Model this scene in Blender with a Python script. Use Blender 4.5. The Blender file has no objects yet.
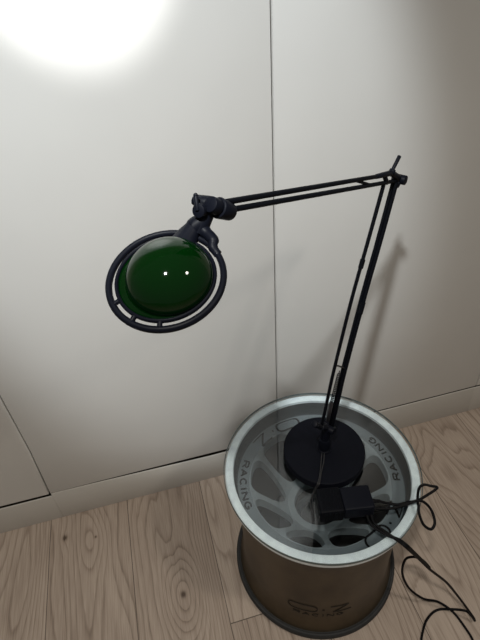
import bpy, bmesh, math, random
from mathutils import Vector, Matrix
random.seed(7)
C = bpy.context.scene.collection
S = bpy.context.scene
PI = math.pi

# ---------------------------------------------------------------- camera
cd = bpy.data.cameras.new('camera'); cam = bpy.data.objects.new('camera', cd); C.objects.link(cam)
cd.sensor_fit = 'VERTICAL'; cd.sensor_height = 36.0; cd.lens = 481.0 / 640.0 * 36.0
cd.clip_start = 0.02
cf, cr, cu = Vector((0.1615, 0.7637, -0.6250)), Vector((0.9658, -0.2524, -0.0588)), Vector((0.2027, 0.5942, 0.7784))
cam.matrix_world = Matrix(((cr.x, cu.x, -cf.x, 0), (cr.y, cu.y, -cf.y, 0), (cr.z, cu.z, -cf.z, 0), (0, 0, 0, 1)))
cam.location = (0.0000, -0.8219, 1.2361)
S.camera = cam

# ---------------------------------------------------------------- world and lights
w = bpy.data.worlds.new('world'); S.world = w; w.use_nodes = True
w.node_tree.nodes['Background'].inputs[0].default_value = (1.0, 0.95, 0.87, 1)
w.node_tree.nodes['Background'].inputs[1].default_value = 0.11
def spot(name, loc, target, power, size, blend, radius, col=(1, 1, 1)):
    l = bpy.data.lights.new(name, 'SPOT'); o = bpy.data.objects.new(name, l); C.objects.link(o)
    l.energy = power; l.spot_size = math.radians(size); l.spot_blend = blend; l.shadow_soft_size = radius; l.color = col
    o.location = loc
    o.rotation_euler = (Vector(target) - Vector(loc)).to_track_quat('-Z', 'Y').to_euler()
    return o
spot('ceiling_spot', (-0.235, -0.96, 2.12), (0.045, 0.0, 1.02), 79, 38.6, 0.52, 0.04, (0.925, 0.995, 1.04))
spot('ceiling_downlight', (-0.235, -0.96, 2.12), (-0.12, -0.72, 0.0), 54, 100, 1.0, 0.04, (1.0, 0.94, 0.85))
spot('ceiling_downlight', (1.15, -1.30, 2.40), (0.85, -0.9, 0.0), 46, 120, 1.0, 0.10, (1.0, 0.93, 0.83))
spot('wall_spotlight', (-0.10, -2.00, 2.40), (-0.02, 0.0, 1.265), 300, 8.6, 0.75, 0.02, (1.0, 1.0, 1.0))

S.view_settings.view_transform = 'Standard'; S.view_settings.look = 'None'
S.view_settings.exposure = 0.0; S.view_settings.gamma = 1.0; S.view_settings.use_curve_mapping = False

# ---------------------------------------------------------------- materials
def mat(name, col, rough=0.5, metal=0.0, spec=0.5, coat=0.0, noise=0.0, nscale=40.0, bump=0.0, stretch=(1, 1, 1)):
    m = bpy.data.materials.new(name); m.use_nodes = True
    nt = m.node_tree; b = nt.nodes['Principled BSDF']
    b.inputs['Base Color'].default_value = (*col, 1); b.inputs['Roughness'].default_value = rough
    b.inputs['Metallic'].default_value = metal; b.inputs['Specular IOR Level'].default_value = spec
    b.inputs['Coat Weight'].default_value = coat; b.inputs['Coat Roughness'].default_value = 0.03
    if noise or bump:
        tc = nt.nodes.new('ShaderNodeTexCoord'); mp = nt.nodes.new('ShaderNodeMapping'); mp.inputs['Scale'].default_value = stretch
        nz = nt.nodes.new('ShaderNodeTexNoise'); nz.inputs['Scale'].default_value = nscale; nz.inputs['Detail'].default_value = 5
        nt.links.new(tc.outputs['Object'], mp.inputs[0]); nt.links.new(mp.outputs[0], nz.inputs['Vector'])
        if noise:
            r = nt.nodes.new('ShaderNodeValToRGB')
            r.color_ramp.elements[0].position = 0.3; r.color_ramp.elements[1].position = 0.7
            r.color_ramp.elements[0].color = (*[c * (1 - noise) for c in col], 1)
            r.color_ramp.elements[1].color = (*[min(1, c * (1 + noise)) for c in col], 1)
            nt.links.new(nz.outputs['Fac'], r.inputs[0]); nt.links.new(r.outputs[0], b.inputs['Base Color'])
        if bump:
            bp = nt.nodes.new('ShaderNodeBump'); bp.inputs['Strength'].default_value = bump; bp.inputs['Distance'].default_value = 0.001
            nt.links.new(nz.outputs['Fac'], bp.inputs['Height']); nt.links.new(bp.outputs[0], b.inputs['Normal'])
    return m
M = {}
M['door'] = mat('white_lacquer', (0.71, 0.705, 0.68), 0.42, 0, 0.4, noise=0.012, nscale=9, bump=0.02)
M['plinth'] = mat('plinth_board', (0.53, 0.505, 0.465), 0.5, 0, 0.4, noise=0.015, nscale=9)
M['carcass'] = mat('carcass_board', (0.075, 0.060, 0.042), 0.8)
M['dark_panel'] = mat('dark_panel', (0.02, 0.019, 0.018), 0.6, 0, 0.2)  # for the added panel that the glass tabletop mirrors
M['black'] = mat('black_enamel', (0.0032, 0.0038, 0.006), 0.5, 0, 0.09, noise=0.1, nscale=200)
M['base'] = mat('black_base_coating', (0.0042, 0.005, 0.009), 0.6, 0, 0.09, noise=0.15, nscale=300)
M['plastic'] = mat('dark_moulded_plastic', (0.0045, 0.0055, 0.010), 0.45, 0, 0.12)
M['steel'] = mat('dark_steel', (0.10, 0.10, 0.11), 0.35, 0.9)
M['green'] = mat('green_glass_shade', (0.0004, 0.013, 0.0012), 0.05, 0, 0.38, coat=0.0)
M['flange'] = mat('pale_aluminium', (0.84, 0.91, 0.94), 0.55, 0.0, 0.5, noise=0.1, nscale=60)
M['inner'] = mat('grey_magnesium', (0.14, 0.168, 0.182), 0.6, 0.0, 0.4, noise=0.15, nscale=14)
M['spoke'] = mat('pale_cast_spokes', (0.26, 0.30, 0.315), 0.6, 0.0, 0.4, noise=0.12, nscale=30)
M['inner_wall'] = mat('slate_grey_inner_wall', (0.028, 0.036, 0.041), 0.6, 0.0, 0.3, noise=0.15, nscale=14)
M['dark_inner'] = mat('wheel_interior_shade', (0.045, 0.047, 0.048), 0.7, 0.0, 0.3, noise=0.2, nscale=20)  # dark colour stands in for the shade inside the wheel
M['barrel'] = mat('brown_mottled_barrel', (0.085, 0.064, 0.040), 0.42, 0.6, 0.4, noise=0.35, nscale=14, stretch=(1, 1, 0.6), bump=0.05)  # brown metal with random mottling
M['rubber'] = mat('dark_grey_bead', (0.030, 0.031, 0.032), 0.7, 0, 0.3, noise=0.15, nscale=60)
M['letter'] = mat('dark_lettering', (0.003, 0.003, 0.004), 0.7, 0, 0.1)
M['worn_letter'] = mat('worn_brown_lettering', (0.018, 0.014, 0.010), 0.5, 0, 0.2)
M['cord'] = mat('black_cord', (0.004, 0.004, 0.005), 0.5, 0, 0.12)
M['wire'] = mat('grey_wire', (0.022, 0.022, 0.024), 0.35, 0, 0.5)

def glass_mat(name, tint, k):
    m = bpy.data.materials.new(name); m.use_nodes = True; nt = m.node_tree; nt.nodes.clear()
    out = nt.nodes.new('ShaderNodeOutputMaterial'); mix = nt.nodes.new('ShaderNodeMixShader')
    tr = nt.nodes.new('ShaderNodeBsdfTransparent'); tr.inputs[0].default_value = (*tint, 1)
    gl = nt.nodes.new('ShaderNodeBsdfGlossy'); gl.inputs['Roughness'].default_value = 0.0
    ge = nt.nodes.new('ShaderNodeNewGeometry')
    dot = nt.nodes.new('ShaderNodeVectorMath'); dot.operation = 'DOT_PRODUCT'
    def mth(op, *a):
        n = nt.nodes.new('ShaderNodeMath'); n.operation = op
        for i, x in enumerate(a):
            if isinstance(x, (int, float)): n.inputs[i].default_value = x
            else: nt.links.new(x, n.inputs[i])
        return n.outputs[0]
    nt.links.new(ge.outputs['Incoming'], dot.inputs[0]); nt.links.new(ge.outputs['Normal'], dot.inputs[1])
    c = mth('ABSOLUTE', dot.outputs['Value'])
    f = mth('MULTIPLY_ADD', mth('POWER', mth('SUBTRACT', 1.0, c), 5.0), 0.957, 0.043)
    f = mth('MULTIPLY', f, k)
    nt.links.new(f, mix.inputs[0]); nt.links.new(tr.outputs[0], mix.inputs[1]); nt.links.new(gl.outputs[0], mix.inputs[2])
    nt.links.new(mix.outputs[0], out.inputs[0])
    return m
M['glass'] = glass_mat('clear_glass', (0.955, 0.975, 0.985), 1.45)
M['glass_edge'] = mat('glass_edge', (0.09, 0.115, 0.115), 0.2, 0, 0.5)

def floor_mat():
    m = bpy.data.materials.new('oak_laminate'); m.use_nodes = True; nt = m.node_tree; b = nt.nodes['Principled BSDF']
    L = nt.links.new
    def mth(op, *a):
        n = nt.nodes.new('ShaderNodeMath'); n.operation = op
        for i, x in enumerate(a):
            if isinstance(x, (int, float)): n.inputs[i].default_value = x
            else: L(x, n.inputs[i])
        return n.outputs[0]
    tc = nt.nodes.new('ShaderNodeTexCoord'); sx = nt.nodes.new('ShaderNodeSeparateXYZ'); L(tc.outputs['Object'], sx.inputs[0])
    X, Y = sx.outputs[0], sx.outputs[1]
    PW, PO, PLN = 0.2095, -0.4030, 1.285
    u = mth('DIVIDE', mth('SUBTRACT', X, PO), PW)
    pid = mth('FLOOR', u); fx = mth('SUBTRACT', u, pid)
    wn = nt.nodes.new('ShaderNodeTexWhiteNoise'); wn.noise_dimensions = '1D'; L(mth('ADD', pid, 11.3), wn.inputs['W'])
    # plank ends: staggered, the plank between the seams at x = 0.016 and 0.226 ends at y = -0.386
    stag = mth('MULTIPLY', mth('MINIMUM', mth('ABSOLUTE', mth('ADD', pid, -2.0)), 1.0), 0.48)
    v = mth('ADD', mth('DIVIDE', mth('ADD', Y, 0.386), PLN), stag)
    vid = mth('FLOOR', v); fy = mth('SUBTRACT', v, vid)
    wn2 = nt.nodes.new('ShaderNodeTexWhiteNoise'); wn2.noise_dimensions = '2D'
    cv = nt.nodes.new('ShaderNodeCombineXYZ'); L(pid, cv.inputs[0]); L(vid, cv.inputs[1]); L(cv.outputs[0], wn2.inputs['Vector'])
    rnd = wn2.outputs['Value']
    # growth field
    co = nt.nodes.new('ShaderNodeCombineXYZ'); L(mth('MULTIPLY', X, 7.5), co.inputs[0]); L(mth('MULTIPLY', Y, 1.25), co.inputs[1]); L(mth('MULTIPLY', rnd, 37.0), co.inputs[2])
    n1 = nt.nodes.new('ShaderNodeTexNoise'); n1.inputs['Scale'].default_value = 1.0; n1.inputs['Detail'].default_value = 1.5; n1.inputs['Roughness'].default_value = 0.4; L(co.outputs[0], n1.inputs['Vector'])
    xc = mth('SUBTRACT', fx, 0.5)
    field = mth('ADD', mth('MULTIPLY', n1.outputs['Fac'], 1.0), mth('MULTIPLY', mth('MULTIPLY', xc, xc), -0.9))
    knots = None
    for (kx, ky, amp, sg) in ((-0.075, -0.293, 0.30, 0.050), (-0.290, -0.085, 0.14, 0.040), (-0.364, -0.064, 0.05, 0.016), (0.66, -0.16, 0.22, 0.05)):
        dx = mth('SUBTRACT', X, kx); dy = mth('MULTIPLY', mth('SUBTRACT', Y, ky), 0.5)
        d2 = mth('ADD', mth('MULTIPLY', dx, dx), mth('MULTIPLY', dy, dy))
        g = mth('MULTIPLY', mth('EXPONENT', mth('MULTIPLY', d2, -1.0 / (sg * sg))), amp)
        field = mth('ADD', field, g)
    # fine jitter so the rings are not mechanical
    c2 = nt.nodes.new('ShaderNodeCombineXYZ'); L(mth('MULTIPLY', X, 40.0), c2.inputs[0]); L(mth('MULTIPLY', Y, 6.0), c2.inputs[1]); L(rnd, c2.inputs[2])
    n2 = nt.nodes.new('ShaderNodeTexNoise'); n2.inputs['Scale'].default_value = 1.0; n2.inputs['Detail'].default_value = 3; L(c2.outputs[0], n2.inputs['Vector'])
    field = mth('ADD', field, mth('MULTIPLY', n2.outputs['Fac'], 0.05))
    ring = mth('FRACT', mth('MULTIPLY', field, 17.0))
    # soft saw: pale early wood rising to a dark narrow late-wood line
    line = mth('POWER', ring, 5.0)
    line = mth('MULTIPLY', line, mth('MINIMUM', mth('MULTIPLY', mth('SUBTRACT', 1.0, ring), 9.0), 1.0))
    c3 = nt.nodes.new('ShaderNodeCombineXYZ'); L(mth('MULTIPLY', X, 420.0), c3.inputs[0]); L(mth('MULTIPLY', Y, 14.0), c3.inputs[1]); L(mth('MULTIPLY', rnd, 9.0), c3.inputs[2])
    n3 = nt.nodes.new('ShaderNodeTexNoise'); n3.inputs['Scale'].default_value = 1.0; n3.inputs['Detail'].default_value = 2; L(c3.outputs[0], n3.inputs['Vector'])
    c4 = nt.nodes.new('ShaderNodeCombineXYZ'); L(mth('MULTIPLY', X, 9.0), c4.inputs[0]); L(mth('MULTIPLY', Y, 3.0), c4.inputs[1]); L(mth('MULTIPLY', rnd, 5.0), c4.inputs[2])
    n4 = nt.nodes.new('ShaderNodeTexNoise'); n4.inputs['Scale'].default_value = 1.0; n4.inputs['Detail'].default_value = 2; L(c4.outputs[0], n4.inputs['Vector'])
    # dark = 0..1 amount of brown line
    dark = mth('ADD', mth('MULTIPLY', line, 0.62), mth('MULTIPLY', mth('SUBTRACT', n3.outputs['Fac'], 0.5), 0.75))
    dark = mth('ADD', dark, mth('MULTIPLY', mth('SUBTRACT', n4.outputs['Fac'], 0.5), 0.5))
    dark = mth('ADD', dark, mth('MULTIPLY', mth('SUBTRACT', rnd, 0.5), 0.22))
    for (kx, ky, sg) in ((-0.079, -0.293, 0.0065), (-0.364, -0.064, 0.006), (-0.283, -0.0845, 0.003), (0.60, -0.05, 0.006)):
        dx = mth('SUBTRACT', X, kx); dy = mth('MULTIPLY', mth('SUBTRACT', Y, ky), 0.8)
        d2 = mth('ADD', mth('MULTIPLY', dx, dx), mth('MULTIPLY', dy, dy))
        dark = mth('ADD', dark, mth('MULTIPLY', mth('EXPONENT', mth('MULTIPLY', d2, -1.0 / (sg * sg))), 0.9))
    rp = nt.nodes.new('ShaderNodeValToRGB'); e = rp.color_ramp.elements
    e[0].position = 0.0; e[0].color = (0.47, 0.388, 0.322, 1); e[1].position = 1.0; e[1].color = (0.085, 0.058, 0.042, 1)
    k = rp.color_ramp.elements.new(0.45); k.color = (0.300, 0.236, 0.190, 1)
    L(mth('ADD', dark, 0.12), rp.inputs[0])
    # seams
    ex = mth('MINIMUM', fx, mth('SUBTRACT', 1.0, fx)); ey = mth('MINIMUM', fy, mth('SUBTRACT', 1.0, fy))
    sxm = mth('LESS_THAN', ex, 0.0045); sym = mth('LESS_THAN', ey, 0.0009)
    seam = mth('MAXIMUM', sxm, sym)
    mx = nt.nodes.new('ShaderNodeMix'); mx.data_type = 'RGBA'; L(mth('MULTIPLY', seam, 0.8), mx.inputs['Factor']); L(rp.outputs[0], mx.inputs['A']); mx.inputs['B'].default_value = (0.05, 0.036, 0.026, 1)
    L(mx.outputs['Result'], b.inputs['Base Color'])
    b.inputs['Roughness'].default_value = 0.5; b.inputs['Specular IOR Level'].default_value = 0.35
    bp = nt.nodes.new('ShaderNodeBump'); bp.inputs['Strength'].default_value = 0.25; bp.inputs['Distance'].default_value = 0.0006
    L(mth('MULTIPLY', mth('ADD', dark, mth('MULTIPLY', seam, 2.0)), -1.0), bp.inputs['Height']); L(bp.outputs[0], b.inputs['Normal'])
    return m
M['floor'] = floor_mat()

# ---------------------------------------------------------------- mesh helpers
def obj(name, bm, m, parent=None, smooth=True, angle=40):
    bmesh.ops.recalc_face_normals(bm, faces=bm.faces[:])
    if smooth:
        for f in bm.faces: f.smooth = True
        lim = math.radians(angle)
        for e in bm.edges:
            if len(e.link_faces) == 2 and e.calc_face_angle(0) > lim: e.smooth = False
    me = bpy.data.meshes.new(name); bm.to_mesh(me); bm.free()
    ms = m if isinstance(m, (list, tuple)) else [m]
    for x in ms: me.materials.append(x)
    o = bpy.data.objects.new(name, me); C.objects.link(o)
    if parent:
        o.parent = parent
        o.matrix_parent_inverse = Matrix.Translation(-parent.location)
    return o
def thing(name, label, cat, loc, group=None):
    o = bpy.data.objects.new(name, None); C.objects.link(o); o.location = loc; o.empty_display_size = 0.05
    o['label'] = label; o['category'] = cat
    if group: o['group'] = group
    return o
def add_box(bm, a, b, bev=0.0, seg=2):
    n0 = len(bm.verts)
    a, b = Vector(a), Vector(b); c = (a + b) / 2; s = b - a
    r = bmesh.ops.create_cube(bm, size=1.0, matrix=Matrix.Translation(c) @ Matrix.Diagonal((abs(s.x), abs(s.y), abs(s.z), 1)))
    if bev:
        es = list({e for v in r['verts'] for e in v.link_edges})
        bmesh.ops.bevel(bm, geom=es, offset=bev, segments=seg, profile=0.5, affect='EDGES')
def frame_of(d):
    d = d.normalized(); up = Vector((0, 0, 1)) if abs(d.z) < 0.9 else Vector((1, 0, 0))
    x = d.cross(up).normalized(); return x, x.cross(d).normalized()
def add_chain(bm, pts, rads, n=12, caps=True):
    """A tube through pts with a radius for each point (parallel transported rings)."""
    pts = [Vector(p) for p in pts]; rings = []; x = None
    for i, p in enumerate(pts):
        d = (pts[min(i + 1, len(pts) - 1)] - pts[max(i - 1, 0)])
        d.normalize()
        if x is None: x, y = frame_of(d)
        else:
            x = (x - d * x.dot(d)).normalized(); y = x.cross(d).normalized()
        r = rads[i] if isinstance(rads, (list, tuple)) else rads
        rings.append([bm.verts.new(p + (x * math.cos(2 * PI * k / n) + y * math.sin(2 * PI * k / n)) * r) for k in range(n)])
    for a, b in zip(rings, rings[1:]):
        for k in range(n): bm.faces.new((a[k], a[(k + 1) % n], b[(k + 1) % n], b[k]))
    if caps: bm.faces.new(rings[0][::-1]); bm.faces.new(rings[-1])
def add_cyl(bm, a, b, r0, r1=None, n=20, rnd=0.0):
    a, b = Vector(a), Vector(b); r1 = r0 if r1 is None else r1
    if rnd:
        d = (b - a).normalized()
        pts = [a, a + d * rnd * 0.3, a + d * rnd, b - d * rnd, b - d * rnd * 0.3, b]
        rad = [r0 - rnd, r0 - rnd * 0.3, r0, r1, r1 - rnd * 0.3, r1 - rnd]
        add_chain(bm, pts, rad, n)
    else: add_chain(bm, [a, b], [r0, r1], n)
def add_ball(bm, c, r, n=14):
    bmesh.ops.create_uvsphere(bm, u_segments=n, v_segments=n // 2 + 2, radius=r, matrix=Matrix.Translation(Vector(c)))
def spline(pts, per=10):
    P = [Vector(p) for p in pts]; out = []
    for i in range(len(P) - 1):
        p0, p1, p2, p3 = P[max(i - 1, 0)], P[i], P[i + 1], P[min(i + 2, len(P) - 1)]
        for k in range(per):
            t = k / per
            out.append(0.5 * ((2 * p1) + (p2 - p0) * t + (2 * p0 - 5 * p1 + 4 * p2 - p3) * t * t + (3 * p1 - p0 - 3 * p2 + p3) * t ** 3))
    out.append(P[-1]); return out
def add_lathe(bm, prof, origin, n=128, frame=None, close=False, mi=None):
    """prof: (r, z) pairs; frame: (x, y, axis)."""
    fx, fy, fz = frame or (Vector((1, 0, 0)), Vector((0, 1, 0)), Vector((0, 0, 1))); o = Vector(origin); rings = []
    for r, z in prof:
        if r < 1e-6: rings.append([bm.verts.new(o + fz * z)])
        else: rings.append([bm.verts.new(o + (fx * math.cos(2 * PI * k / n) + fy * math.sin(2 * PI * k / n)) * r + fz * z) for k in range(n)])
    pairs = list(zip(rings, rings[1:])) + ([(rings[-1], rings[0])] if close else [])
    for j, (a, b) in enumerate(pairs):
        for k in range(n):
            q = (k + 1) % n
            if len(a) == 1: f = bm.faces.new((a[0], b[q], b[k]))
            elif len(b) == 1: f = bm.faces.new((a[k], a[q], b[0]))
            else: f = bm.faces.new((a[k], a[q], b[q], b[k]))
            if mi: f.material_index = mi[j]

# ---------------------------------------------------------------- the setting
bm = bmesh.new(); add_box(bm, (-2.2, -3.2, -0.03), (2.6, 0.06, 0.0))
fl = obj('floor', bm, M['floor'], smooth=False); fl['kind'] = 'structure'
bm = bmesh.new(); add_box(bm, (-2.2, 0.62, 0.0), (2.6, 0.70, 2.5))
wl = obj('wall_back', bm, M['plinth'], smooth=False); wl['kind'] = 'structure'

# built-in wardrobe units: carcass, door, plinth
def prism(bm, outline, y0, y1, bev=0.0):
    f = [bm.verts.new((x, y0, z)) for x, z in outline]; b = [bm.verts.new((x, y1, z)) for x, z in outline]; n = len(outline)
    front = bm.faces.new(f); bm.faces.new(b[::-1])
    for k in range(n): bm.faces.new((f[k], f[(k + 1) % n], b[(k + 1) % n], b[k]))
    if bev:
        es = [e for e in front.edges]
        bmesh.ops.bevel(bm, geom=es, offset=bev, segments=2, profile=0.5, affect='EDGES')
def wardrobe(x0, x1, door, plinth, label, dark=None):
    t = thing('wardrobe_unit', label, 'wardrobe', ((x0 + x1) / 2, 0.30, 0.0), 'built-in wardrobe units along the wall')
    bm = bmesh.new(); add_box(bm, (x0, 0.0195, 0.0), (x1, 0.60, 2.40)); obj('carcass', bm, M['carcass'], t, smooth=False)
    bm = bmesh.new(); prism(bm, door, 0.0, 0.019, 0.0008); obj('door', bm, M['door'], t, angle=60)
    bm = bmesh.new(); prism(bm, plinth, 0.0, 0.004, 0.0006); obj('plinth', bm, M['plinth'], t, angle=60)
    if dark:
        bm = bmesh.new(); add_box(bm, (dark[0], 0.004, dark[1]), (dark[2], 0.019, dark[3])); o = obj('added_dark_panel', bm, M['dark_panel'], t, smooth=False); o['label'] = 'dark panel added for its reflection in the glass'  # unseen panel, added so the glass mirrors something dark
G = 0.0019
wardrobe(-1.000, -0.370, [(-0.998, 0.1170), (-0.3745, 0.1165), (-0.366, 0.300), (-0.3655, 2.38), (-0.998, 2.38)],
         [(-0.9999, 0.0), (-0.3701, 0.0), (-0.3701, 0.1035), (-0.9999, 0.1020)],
         'white wardrobe unit at the left edge, its door hanging slightly askew above the plinth')
wardrobe(-0.370, 0.258, [(-0.3705, 0.1185), (0.258 - G, 0.1165), (0.258 - G, 2.38), (-0.3625, 2.38), (-0.3628, 0.300)],
         [(-0.3699, 0.0), (0.2579, 0.0), (0.2579, 0.1050), (0.06, 0.1015), (-0.3699, 0.1150)],
         'white wardrobe unit behind the green lamp head, left of the long vertical seam')
wardrobe(0.258, 0.894, [(0.258 + G, 0.1165), (0.894 - G, 0.1175), (0.894 - G, 1.235), (0.390, 1.235), (0.390, 2.38), (0.258 + G, 2.38)],  # door cut away at the top for the added dark panel
         [(0.2581, 0.0), (0.8939, 0.0), (0.8939, 0.1085), (0.2581, 0.1080)],
         'white wardrobe unit behind the lamp post, right of the long vertical seam',
         (0.3915, 1.2365, 0.8935, 2.38))
wardrobe(0.894, 1.524, [(0.894 + G, 0.1175), (1.524 - G, 0.1175), (1.524 - G, 2.38), (0.894 + G, 2.38)],
         [(0.8941, 0.0), (1.5235, 0.0), (1.5235, 0.1080), (0.8941, 0.1080)],
         'white wardrobe unit just showing its door corner at the right edge')

# ---------------------------------------------------------------- the wheel
WX, WY = 0.2591, -0.2858
wheel = thing('wheel_rim', 'wide upright racing wheel rim with brown barrel and pale flange, used as a table base', 'wheel', (WX, WY, 0.0))
O = Vector((WX, WY, 0))
bm = bmesh.new()
add_lathe(bm, [(0.1560, 0.0), (0.1900, 0.0), (0.1946, 0.003), (0.1956, 0.008), (0.1952, 0.017), (0.1930, 0.0205), (0.1900, 0.0210), (0.1875, 0.0190), (0.1860, 0.0190), (0.1560, 0.0190)], O, close=True)
obj('bottom_bead', bm, M['rubber'], wheel)
bm = bmesh.new()
add_lathe(bm, [(0.1855, 0.0192), (0.1835, 0.0260), (0.1790, 0.0400), (0.1750, 0.062), (0.1737, 0.090), (0.1735, 0.20), (0.1745, 0.270), (0.1770, 0.305), (0.1815, 0.330), (0.1870, 0.347), (0.1930, 0.3535), (0.1930, 0.3541), (0.1815, 0.3541), (0.1800, 0.345), (0.1780, 0.328), (0.1705, 0.3125), (0.166, 0.300), (0.1650, 0.15), (0.1650, 0.0192)], O, close=True)
barrel = obj('barrel', bm, [M['barrel']], wheel)
bm = bmesh.new()
add_lathe(bm, [(0.1930, 0.3542), (0.1968, 0.3565), (0.1978, 0.361), (0.1972, 0.3688), (0.1955, 0.3705), (0.1830, 0.3705), (0.1805, 0.3692), (0.1795, 0.3600), (0.1795, 0.3542)], O, close=True)
obj('top_flange', bm, M['flange'], wheel)
# inside wall and lettering ledge
bm = bmesh.new()
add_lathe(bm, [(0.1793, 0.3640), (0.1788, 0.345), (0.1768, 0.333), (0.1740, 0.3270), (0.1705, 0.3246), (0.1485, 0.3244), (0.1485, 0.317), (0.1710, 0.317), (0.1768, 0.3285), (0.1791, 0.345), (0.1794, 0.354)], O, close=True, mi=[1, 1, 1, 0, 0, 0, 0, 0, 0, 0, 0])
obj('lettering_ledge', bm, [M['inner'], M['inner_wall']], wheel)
# nine-spoke centre
def face_z(r): 
    t = max(0.0, min(1.0, (0.1485 - r) / 0.0825)); return 0.3243 - 0.090 * (0.65 * t + 0.35 * t * t * (3 - 2 * t))
bm = bmesh.new(); NS = 9; N = 56; A0 = math.radians(16 + 20)
r_in, r_out = 0.066, 0.1488
for s in range(NS):
    a0 = A0 + s * 2 * PI / NS
    inner, outer, low = [], [], []
    rc = 0.112
    for k in range(N):
        ph = 2 * PI * k / N; c, sn = math.cos(ph), math.sin(ph)
        # window: wide and rounded at the rim, narrow and round at the hub
        rr_ = rc + (0.0345 if sn > 0 else 0.040) * math.copysign(abs(sn) ** (0.55 if sn > 0 else 0.85), sn)
        half = (rr_ * math.tan(PI / NS) - 0.0070)
        wf = math.copysign(abs(c) ** (0.5 if sn > 0 else 0.75), c)
        th = a0 + math.atan2(half * wf, rr_)
        inner.append(bm.verts.new(O + Vector((rr_ * math.cos(th), rr_ * math.sin(th), face_z(rr_)))))
        low.append(bm.verts.new(O + Vector((rr_ * math.cos(th), rr_ * math.sin(th), face_z(rr_) - 0.028))))
        m_ = max(abs(c), abs(sn)); cx, cy = c / m_, sn / m_
        ro = (r_in + r_out) / 2 + cy * (r_out - r_in) / 2; to = a0 + cx * PI / NS
        outer.append(bm.verts.new(O + Vector((ro * math.cos(to), ro * math.sin(to), face_z(ro)))))
    for k in range(N):
        q = (k + 1) % N
        bm.faces.new((inner[k], inner[q], outer[q], outer[k])); bm.faces.new((inner[k], low[k], low[q], inner[q]))
bmesh.ops.remove_doubles(bm, verts=bm.verts[:], dist=0.0002)
obj('spokes', bm, M['spoke'], wheel, angle=50)
bm = bmesh.new()
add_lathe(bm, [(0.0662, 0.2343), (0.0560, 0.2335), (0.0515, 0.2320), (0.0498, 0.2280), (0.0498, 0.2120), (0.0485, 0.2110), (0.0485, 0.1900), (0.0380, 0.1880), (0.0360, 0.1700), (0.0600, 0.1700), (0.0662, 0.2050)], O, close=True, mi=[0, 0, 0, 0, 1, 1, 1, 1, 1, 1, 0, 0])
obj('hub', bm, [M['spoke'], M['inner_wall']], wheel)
bm = bmesh.new(); add_lathe(bm, [(0, 0.0194), (0.1648, 0.0194), (0.1648, 0.300), (0.1635, 0.300), (0.1630, 0.024), (0, 0.024)], O); obj('barrel_shade_cup', bm, M['dark_inner'], wheel)  # dark cup added to paint shade into the open barrel
bm = bmesh.new(); add_lathe(bm, [(0, 0.174), (0.0358, 0.174), (0.0358, 0.1705), (0, 0.1705)], O, n=64); obj('hub_plate', bm, M['dark_inner'], wheel)

# lettering: flat raised strokes laid around the ledge, tops towards the hub
def stroke(bm, a, b, wd, place, h=0.0006, steps=5):
    a, b = Vector((a[0], a[1])), Vector((b[0], b[1])); d = (b - a); 
    if d.length < 1e-9: d = Vector((1e-6, 0))
    n = Vector((-d.y, d.x)).normalized() * wd / 2; prev = None
    for k in range(steps + 1):
        p = a.lerp(b, k / steps)
        vs = [bm.verts.new(place(*(p + n), 0)), bm.verts.new(place(*(p - n), 0)), bm.verts.new(place(*(p - n), h)), bm.verts.new(place(*(p + n), h))]
        if prev:
            for i in range(4): bm.faces.new((prev[i], prev[(i + 1) % 4], vs[(i + 1) % 4], vs[i]))
        else: bm.faces.new(vs[::-1])
        prev = vs
    bm.faces.new(prev)
def arc_pts(cx, cy, rx, ry, a, b, n=10): return [(cx + rx * math.cos(math.radians(a + (b - a) * k / n)), cy + ry * math.sin(math.radians(a + (b - a) * k / n))) for k in range(n + 1)]
GL = {  # unit letters, width 1, height 1
 'R': [[(0, 0), (0, 1)], [(0, 1), (0.7, 1)] , arc_pts(0.68, 0.75, 0.30, 0.25, 90, -90, 6), [(0.7, 0.5), (0, 0.5)], [(0.5, 0.5), (1, 0)]],
 'A': [[(0, 0), (0.5, 1)], [(0.5, 1), (1, 0)], [(0.2, 0.35), (0.8, 0.35)]],
 'C': [arc_pts(0.52, 0.5, 0.50, 0.5, 45, 315, 12)],
 'I': [[(0.5, 0), (0.5, 1)]],
 'N': [[(0, 0), (0, 1)], [(0, 1), (1, 0)], [(1, 0), (1, 1)]],
 'G': [arc_pts(0.52, 0.5, 0.50, 0.5, 45, 340, 12), [(1.0, 0.36), (1.0, 0.48)], [(1.0, 0.48), (0.6, 0.48)]],
}
def letters(bm, text, s0, t0, w_, h_, gap, wd, place, italic=0.0):
    s = s0
    for ch in text:
        ww = w_ * (0.35 if ch == 'I' else 1)
        for pl in GL[ch]:
            for p, q in zip(pl, pl[1:]):
                f = lambda z: (s + (z[0] if ch != 'I' else 0.5) * ww + italic * z[1] * h_, t0 + z[1] * h_)
                stroke(bm, f(p), f(q), wd, place, steps=2)
        s += ww + gap
    return s
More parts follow.
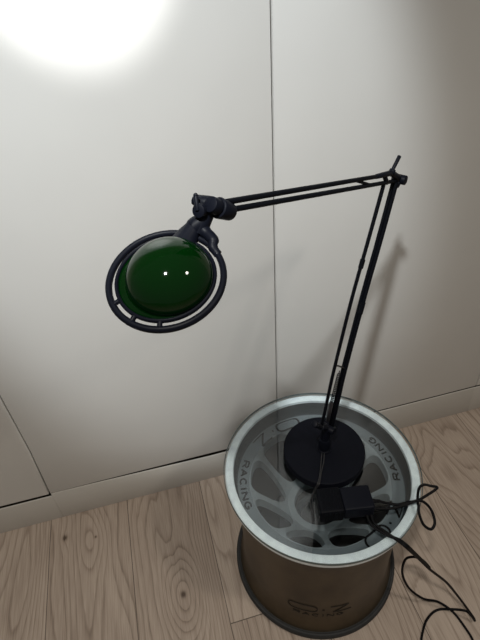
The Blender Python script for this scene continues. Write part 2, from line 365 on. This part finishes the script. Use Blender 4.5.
def logo(bm, s0, t0, k, wd, place):
    """wide rounded O, dot, slanted Z"""
    W_, H_, r = 0.052 * k, 0.023 * k, 0.0105 * k
    pts = (arc_pts(s0 + W_ - r, t0 + H_ - r, r, r, 0, 90, 5) + arc_pts(s0 + r, t0 + H_ - r, r, r, 90, 180, 5) + arc_pts(s0 + r, t0 + r, r, r, 180, 270, 5) + arc_pts(s0 + W_ - r, t0 + r, r, r, 270, 360, 5))
    pts.append(pts[0])
    for p, q in zip(pts, pts[1:]): stroke(bm, p, q, wd, place, steps=3)
    x = s0 + W_ + 0.011 * k
    stroke(bm, (x - 0.002 * k, t0 + 0.010 * k), (x + 0.002 * k, t0 + 0.010 * k), 0.0042 * k, place, steps=1)
    x += 0.012 * k
    zz = [(x, t0 + H_), (x + 0.033 * k, t0 + H_), (x + 0.006 * k, t0), (x + 0.039 * k, t0)]
    for p, q in zip(zz, zz[1:]): stroke(bm, p, q, wd, place, steps=3)
    return x + 0.039 * k
def ledge_place(a_start):
    def f(s, t, h):  # s runs counter-clockwise, t towards the hub
        r = 0.1700 - t; a = a_start + s / 0.160
        return O + Vector((r * math.cos(a), r * math.sin(a), 0.3247 + h))
    return f
for a_logo, a_word in ((math.radians(86), math.radians(147)), (math.radians(-78), math.radians(-17))):
    bm = bmesh.new(); logo(bm, 0, -0.0015, 1.08, 0.0042, ledge_place(a_logo)); obj('logo_lettering', bm, M['letter'], wheel, smooth=False)
    bm = bmesh.new(); letters(bm, 'RACING', 0, 0.002, 0.0155, 0.0125, 0.0062, 0.0036, ledge_place(a_word)); obj('word_lettering', bm, M['letter'], wheel, smooth=False)
# the same mark on the front of the barrel
def barrel_place(a_start):
    def f(s, t, h):
        r = 0.1742 + h; a = a_start + s / 0.1733
        return O + Vector((r * math.cos(a), r * math.sin(a), 0.076 + t))
    return f
pl = barrel_place(math.radians(-131))
bm = bmesh.new(); logo(bm, 0, 0.020, 1.2, 0.0030, pl); letters(bm, 'RACING', 0.012, 0.0, 0.0140, 0.010, 0.0065, 0.0022, pl); obj('barrel_lettering', bm, M['worn_letter'], wheel, smooth=False)

# ---------------------------------------------------------------- glass top
bm = bmesh.new()
add_lathe(bm, [(0, 0.3708), (0.1990, 0.3708), (0.2000, 0.3718), (0.2000, 0.3760), (0.1990, 0.3770), (0, 0.3770)], O, n=160, mi=[0, 1, 1, 1, 0])
gt = obj('glass_tabletop', bm, [M['glass'], M['glass_edge']])
gt['label'] = 'round clear glass tabletop lying on the upright wheel rim'; gt['category'] = 'tabletop'

# ---------------------------------------------------------------- the desk lamp
BX, BY, BZ = 0.274, -0.265, 0.3772
lamp = thing('desk_lamp', 'black jointed desk lamp with green dome head standing on the glass tabletop', 'lamp', (BX, BY, BZ))
B = Vector((BX, BY, 0)); NV = Vector((0.5727, -0.8198, 0.0000))
bm = bmesh.new()
add_lathe(bm, [(0, BZ), (0.0800, BZ), (0.0822, BZ + 0.0015), (0.0834, BZ + 0.004), (0.0834, BZ + 0.0195), (0.0826, BZ + 0.0213), (0.0812, BZ + 0.0220), (0, BZ + 0.0220)], B, n=128)
obj('base', bm, M['base'], lamp, angle=25)
bm = bmesh.new()
zt = BZ + 0.022
add_lathe(bm, [(0, zt), (0.0145, zt), (0.0145, zt + 0.003), (0.0125, zt + 0.005), (0.0120, zt + 0.030), (0.0105, zt + 0.033), (0, zt + 0.033)], B, n=32)
obj('stem', bm, M['plastic'], lamp)
PB = Vector((0.2784, -0.2619, 0.4599))
bm = bmesh.new()
add_cyl(bm, PB - NV * 0.016, PB + NV * 0.016, 0.0075, rnd=0.001)
add_cyl(bm, Vector((BX, BY, zt + 0.030)), PB, 0.009)
add_cyl(bm, (0.2588, -0.2756, 0.4867), (0.3029, -0.2448, 0.4270), 0.006, rnd=0.001)
obj('bottom_hinge', bm, M['plastic'], lamp)
bm = bmesh.new(); add_cyl(bm, (0.2588, -0.2756, 0.4867), (0.2371, -0.2908, 0.5216), 0.0042, 0.0062, rnd=0.001); obj('hinge_knob', bm, M['plastic'], lamp)
RR = 0.0031
# lower arm
bm = bmesh.new(); add_chain(bm, spline([(0.2599, -0.2748, 0.4823), (0.2733, -0.2655, 0.5564), (0.2846, -0.2576, 0.6158), (0.3164, -0.2354, 0.7489), (0.3443, -0.2159, 0.8412), (0.3668, -0.2002, 0.9176), (0.3699, -0.1980, 0.9298)], 6), RR, 12); obj('lower_arm_rod', bm, M['black'], lamp)
for s in (-1, 1):
    bm = bmesh.new(); add_chain(bm, spline([Vector(q) + NV * 0.0030 * s for q in ((0.2909, -0.2532, 0.4447), (0.3050, -0.2434, 0.5223), (0.3164, -0.2354, 0.5850), (0.3513, -0.2110, 0.7277), (0.3779, -0.1924, 0.8218), (0.3991, -0.1776, 0.9029), (0.4025, -0.1752, 0.9171))], 6), RR, 12); obj('lower_arm_rod', bm, M['black'], lamp)
bm = bmesh.new(); add_cyl(bm, (0.3366, -0.2213, 0.8154), (0.3327, -0.2240, 0.8016), RR * 1.35, n=12); obj('rod_collar', bm, M['black'], lamp)
bm = bmesh.new(); add_cyl(bm, Vector((0.3490, -0.2126, 0.7207)) + NV * 0.0030, Vector((0.3437, -0.2163, 0.7003)) + NV * 0.0030, RR * 1.35, n=12); obj('rod_collar', bm, M['black'], lamp)
bm = bmesh.new(); add_cyl(bm, (0.2869, -0.2560, 0.6261), (0.3183, -0.2340, 0.5884), 0.0017, n=10); obj('cross_pin', bm, M['steel'], lamp)
# tension spring between the rods with its clip
a, b = Vector((0.3009, -0.2462, 0.5909)), Vector((0.2857, -0.2569, 0.5261)); d = b - a; x, y = frame_of(d)
pts = [a + d * t + (x * math.cos(2 * PI * 17 * t) + y * math.sin(2 * PI * 17 * t)) * 0.0024 for t in [k / 240 for k in range(241)]]
bm = bmesh.new(); add_chain(bm, pts, 0.00095, 6); add_cyl(bm, a - d.normalized() * 0.006, a + d.normalized() * 0.002, 0.001, n=8); obj('tension_spring', bm, M['black'], lamp)
bm = bmesh.new(); add_cyl(bm, (0.2854, -0.2571, 0.5293), (0.2781, -0.2622, 0.4818), 0.0038, n=12, rnd=0.001); obj('spring_clip', bm, M['steel'], lamp)
# upper arm
bm = bmesh.new(); add_cyl(bm, (0.0848, -0.3972, 1.0358), (0.3507, -0.2114, 0.9484), RR, n=12); obj('upper_arm_rod', bm, M['black'], lamp)
bm = bmesh.new(); add_cyl(bm, (0.0840, -0.3977, 1.0273), (0.4174, -0.1648, 0.9139), RR, n=12); obj('upper_arm_rod', bm, M['black'], lamp)
bm = bmesh.new(); add_cyl(bm, (0.2942, -0.2509, 0.9666), (0.3295, -0.2263, 0.9453), 0.0022, n=10); obj('rod_tie', bm, M['black'], lamp)
# elbow
E0 = Vector((0.4153, -0.1663, 0.9165))
bm = bmesh.new()
add_cyl(bm, E0 - NV * 0.011, E0 + NV * 0.011, 0.0075, rnd=0.001)
add_cyl(bm, (0.3454, -0.2151, 0.9502), (0.3863, -0.1866, 0.9385), 0.0036, 0.0045, rnd=0.001)
add_cyl(bm, (0.3667, -0.2003, 0.9443), (0.3786, -0.1919, 0.9260), 0.0036, rnd=0.0005)
add_cyl(bm, (0.3861, -0.1867, 0.9394), E0, 0.0048, 0.0055)
add_cyl(bm, E0, (0.4071, -0.1720, 0.9076), 0.0052, rnd=0.0008)
obj('elbow_hinge', bm, M['plastic'], lamp)
bm = bmesh.new()
add_cyl(bm, (0.3867, -0.1863, 0.9368), (0.3908, -0.1834, 0.9422), 0.0056, 0.0048, rnd=0.0008); add_cyl(bm, (0.3898, -0.1841, 0.9418), (0.4047, -0.1737, 0.9576), 0.0028, 0.0030, n=12, rnd=0.0006)
obj('elbow_lever', bm, M['plastic'], lamp)
# head joint
bm = bmesh.new()
add_cyl(bm, (0.0671, -0.4095, 1.0423), (0.0764, -0.4031, 1.0337), 0.0078, 0.0082, rnd=0.001)
add_cyl(bm, (0.0748, -0.4042, 1.0350), (0.0891, -0.3942, 1.0231), 0.0104, 0.0088, rnd=0.0016)
obj('arm_socket', bm, M['plastic'], lamp)
bm = bmesh.new()
add_chain(bm, [(0.0544, -0.3892, 1.0397), (0.0578, -0.3916, 1.0391), (0.0672, -0.3969, 1.0367), (0.0742, -0.4000, 1.0348)], [0.0040, 0.0062, 0.0080, 0.0078], 18)
add_chain(bm, [(0.0693, -0.3968, 1.0373), (0.0636, -0.4012, 1.0289), (0.0582, -0.4041, 1.0208), (0.0544, -0.4047, 1.0143)], [0.0078, 0.0080, 0.0082, 0.0090], 18)
obj('head_joint', bm, M['plastic'], lamp)
bm = bmesh.new()
add_cyl(bm, (0.0609, -0.4028, 1.0343), (0.0550, -0.4105, 1.0378), 0.0072, 0.0066, rnd=0.0012)
add_cyl(bm, (0.0546, -0.4103, 1.0379), (0.0558, -0.4023, 1.0496), 0.0023, 0.0021, n=12, rnd=0.0006); add_ball(bm, (0.0557, -0.4023, 1.0496), 0.0024, 10)
obj('head_lever', bm, M['plastic'], lamp)
RC, RX, RY, RN = Vector((0.0135, -0.4420, 0.9917)), Vector((0.9867, 0.0618, 0.1506)), Vector((-0.1098, 0.9356, 0.3354)), Vector((-0.1201, -0.3475, 0.9300))
FR = (RX, RY, RN)
def ringpt(r, deg, h=0.0): a = math.radians(deg); return RC + (RX * math.cos(a) + RY * math.sin(a)) * r + RN * h
bm = bmesh.new()
add_chain(bm, [(0.0597, -0.4027, 1.0230), (0.0539, -0.4027, 1.0198), (0.0504, -0.4029, 1.0178), (0.0495, -0.4032, 1.0172), (0.0422, -0.4071, 1.0114), (0.0375, -0.4118, 1.0077), (0.0354, -0.4122, 1.0034)], [0.0085, 0.0093, 0.0093, 0.0085, 0.0112, 0.0135, 0.0110], 24)
obj('lamp_socket', bm, M['plastic'], lamp)
bm = bmesh.new()
add_chain(bm, spline([(0.0549, -0.4042, 1.0182), (0.0597, -0.4104, 1.0150), (0.0644, -0.4212, 1.0111), ringpt(0.0535, 15, 0.003), ringpt(0.0540, 6, 0.0)], 5), [0.0064] * 6 + [0.0056] * 6 + [0.0048] * 5 + [0.0042] * 4, 14)
obj('ring_bracket', bm, M['plastic'], lamp)
# ring handle: a flat oval section carried round the dome
def torus_ring(r, h, wr, wh, n=96, k=12):
    bm = bmesh.new(); prof = [(r + wr * math.cos(2 * PI * j / k), h + wh * math.sin(2 * PI * j / k)) for j in range(k)]
    add_lathe(bm, prof, RC, n=n, frame=FR, close=True); return bm
obj('handle_ring', torus_ring(0.0537, 0.0, 0.0032, 0.0038), M['plastic'], lamp)
obj('shade_rim', torus_ring(0.0459, 0.0015, 0.0019, 0.0026), M['plastic'], lamp)
for deg in (188, 217, 247):
    bm = bmesh.new(); add_cyl(bm, ringpt(0.0470, deg, 0.0015), ringpt(0.0525, deg, 0.0005), 0.0025, n=10); obj('ring_spoke', bm, M['plastic'], lamp)
bm = bmesh.new()
RD, HD = 0.0403, 0.0330
prof = []
for k in range(25):
    a = PI / 2 * k / 24; prof.append((RD * math.sin(a) if k else 0.0, 0.0045 + HD * math.cos(a)))
prof += [(0.0415, 0.0030), (0.0440, 0.0022), (0.0446, 0.0012), (0.0434, 0.0004)]
for k in range(24, -1, -1):
    a = PI / 2 * k / 24; prof.append(((RD - 0.0025) * math.sin(a) if k else 0.0, 0.0020 + (HD - 0.0005) * math.cos(a)))
add_lathe(bm, prof, RC, n=96, frame=FR)
for v in bm.verts:  # the bowl sits a little off the middle of its collar, towards the socket
    k = max(0.0, min(1.0, ((v.co - RC).dot(RN) - 0.0012) / 0.0030)); v.co += (RX * 0.0034 - RY * 0.0042) * k
obj('glass_shade', bm, M['green'], lamp, angle=60)
# thin wire from the stem to the power adapter
W0 = [(0.2724, -0.2604, 0.4020), (0.2596, -0.2866, 0.4015), (0.2428, -0.3201, 0.4015), (0.2318, -0.3373, 0.4012), (0.2267, -0.3402, 0.3960), (0.2229, -0.3408, 0.3830), (0.2166, -0.3495, 0.3786), (0.2092, -0.3711, 0.3786), (0.2025, -0.3962, 0.3786)]
W1 = [(0.2754, -0.2613, 0.4020), (0.2626, -0.2925, 0.4015), (0.2473, -0.3168, 0.4015), (0.2341, -0.3392, 0.4013), (0.2276, -0.3412, 0.3920), (0.2204, -0.3448, 0.3800), (0.2099, -0.3562, 0.3786), (0.2035, -0.3779, 0.3786), (0.1979, -0.4009, 0.3786)]
for pts in (W0, W1):
    bm = bmesh.new(); add_chain(bm, spline(pts, 8), 0.0011, 8); obj('lead_wire', bm, M['wire'], lamp)

# ---------------------------------------------------------------- power adapter
AO = Vector((0.2613, -0.4096, 0.3770)); AD = (Vector((0.3065, -0.4199, 0.3770)) - Vector((0.2067, -0.4026, 0.3770))); ang = math.atan2(AD.y, AD.x)
adapter = thing('power_adapter', 'black power adapter with ribbed grip and trailing cords, lying on the glass tabletop', 'adapter', AO)
adapter.rotation_euler = (0, 0, 0)
AM = Matrix.Translation(AO + Vector((0, 0, 0.0003))) @ Matrix.Rotation(ang, 4, 'Z')
def local(bm): bmesh.ops.transform(bm, matrix=AM, verts=bm.verts[:]); return bm
LX = 0.0505
bm = bmesh.new(); add_box(bm, (-0.006, 0.0, 0.0), (LX, 0.048, 0.032), 0.0035, 3); obj('housing', local(bm), M['plastic'], adapter)
bm = bmesh.new(); add_box(bm, (-LX, -0.0015, 0.0), (-0.0062, 0.049, 0.034), 0.003, 3)
for k in range(8):
    xx = -LX + 0.006 + k * 0.0048
    add_box(bm, (xx, 0.004, 0.0335), (xx + 0.0022, 0.045, 0.0350), 0.0005, 1)
    add_box(bm, (xx, -0.0026, 0.005), (xx + 0.0022, -0.0010, 0.030), 0.0005, 1)
obj('ribbed_grip', local(bm), M['black'], adapter)
bm = bmesh.new(); add_cyl(bm, AM @ Vector((LX - 0.001, 0.024, 0.012)), AM @ Vector((LX + 0.018, 0.024, 0.009)), 0.0050, 0.0028, n=14, rnd=0.0006); obj('strain_relief', bm, M['cord'], adapter)
CR_ = 0.0026
p0 = AM @ Vector((LX + 0.015, 0.024, 0.0095))
loop = [p0, (0.3586, -0.4092, 0.3803), (0.3836, -0.4126, 0.3806), (0.4022, -0.4144, 0.3815), (0.4177, -0.4132, 0.3860), (0.4481, -0.4050, 0.3880), (0.4393, -0.3979, 0.3880), (0.4282, -0.3905, 0.3860), (0.4160, -0.3949, 0.3840), (0.4010, -0.4155, 0.3855), (0.3966, -0.4266, 0.3850), (0.3923, -0.4369, 0.3800), (0.3946, -0.4530, 0.3660), (0.4065, -0.4615, 0.3580), (0.4183, -0.4537, 0.3620), (0.4197, -0.4363, 0.3740), (0.4100, -0.4241, 0.3865), (0.3986, -0.4183, 0.3885), (0.3747, -0.4167, 0.3830), (0.3456, -0.4141, 0.3808), AM @ Vector((LX - 0.002, 0.012, 0.008))]
bm = bmesh.new(); add_chain(bm, spline(loop, 10), CR_, 10); obj('output_cord', bm, M['cord'], adapter)
first = [AM @ Vector((LX - 0.006, 0.003, 0.006)), (0.3054, -0.4334, 0.3800), (0.3193, -0.4562, 0.3800), (0.3297, -0.4743, 0.3815), (0.3337, -0.4839, 0.3835), (0.3413, -0.4887, 0.3740), (0.3696, -0.4896, 0.3250), (0.4042, -0.4934, 0.2650), (0.4547, -0.4970, 0.1850), (0.4921, -0.5048, 0.1150), (0.5205, -0.5159, 0.0600), (0.5388, -0.5298, 0.0250), (0.5433, -0.5326, 0.0120), (0.5460, -0.5217, 0.0060), (0.5410, -0.5082, 0.0024), (0.5138, -0.4980, 0.0055), (0.4808, -0.4889, 0.0024), (0.4513, -0.4977, 0.0024), (0.4281, -0.5162, 0.0024), (0.4020, -0.5489, 0.0024), (0.3654, -0.6122, 0.0024)]
bm = bmesh.new(); add_chain(bm, spline(first, 10), CR_, 10); obj('mains_cord', bm, M['cord'], adapter)
second = [AM @ Vector((LX - 0.014, 0.003, 0.006)), (0.2989, -0.4345, 0.3800), (0.3150, -0.4568, 0.3800), (0.3320, -0.4720, 0.3812), (0.3374, -0.4824, 0.3835), (0.3487, -0.4879, 0.3680), (0.3885, -0.4884, 0.2950), (0.4066, -0.4888, 0.2620), (0.4130, -0.4639, 0.2350), (0.4125, -0.4420, 0.2050), (0.4055, -0.4286, 0.1700), (0.4013, -0.4361, 0.1250), (0.4173, -0.4518, 0.0750), (0.4502, -0.4678, 0.0350), (0.4885, -0.4761, 0.0100), (0.5118, -0.5021, 0.0024), (0.5196, -0.5411, 0.0024), (0.5194, -0.5681, 0.0024), (0.5071, -0.6159, 0.0024)]
bm = bmesh.new(); add_chain(bm, spline(second, 10), CR_, 10); obj('mains_cord', bm, M['cord'], adapter)

# ---------------------------------------------------------------- finer pieces hang under the part they belong to
SUB = {'hinge_knob': 'bottom_hinge', 'elbow_lever': 'elbow_hinge', 'head_lever': 'head_joint', 'spring_clip': 'tension_spring', 'rod_tie': 'upper_arm_rod',
       'cross_pin': 'lower_arm_rod', 'ring_spoke': 'handle_ring', 'ring_bracket': 'handle_ring', 'shade_rim': 'glass_shade',
       'logo_lettering': 'lettering_ledge', 'word_lettering': 'lettering_ledge', 'barrel_lettering': 'barrel', 'barrel_shade_cup': 'barrel', 'hub_plate': 'hub',
       'strain_relief': 'output_cord'}
for o in list(bpy.data.objects):
    p = SUB.get(o.name.split('.')[0])
    if p: o.parent = bpy.data.objects[p]; o.matrix_parent_inverse = Matrix()
o = bpy.data.objects['rod_collar']; o.parent = bpy.data.objects['lower_arm_rod']; o.matrix_parent_inverse = Matrix()
o = bpy.data.objects['rod_collar.001']; o.parent = bpy.data.objects['lower_arm_rod.002']; o.matrix_parent_inverse = Matrix()
bpy.data.objects['spring_clip']['label'] = 'grey steel clip'
bpy.data.objects['glass_shade']['label'] = 'dark green glass dome'
bpy.data.objects['top_flange']['label'] = 'pale aluminium flange'
bpy.data.objects['bottom_bead']['label'] = 'dark grey bottom bead'
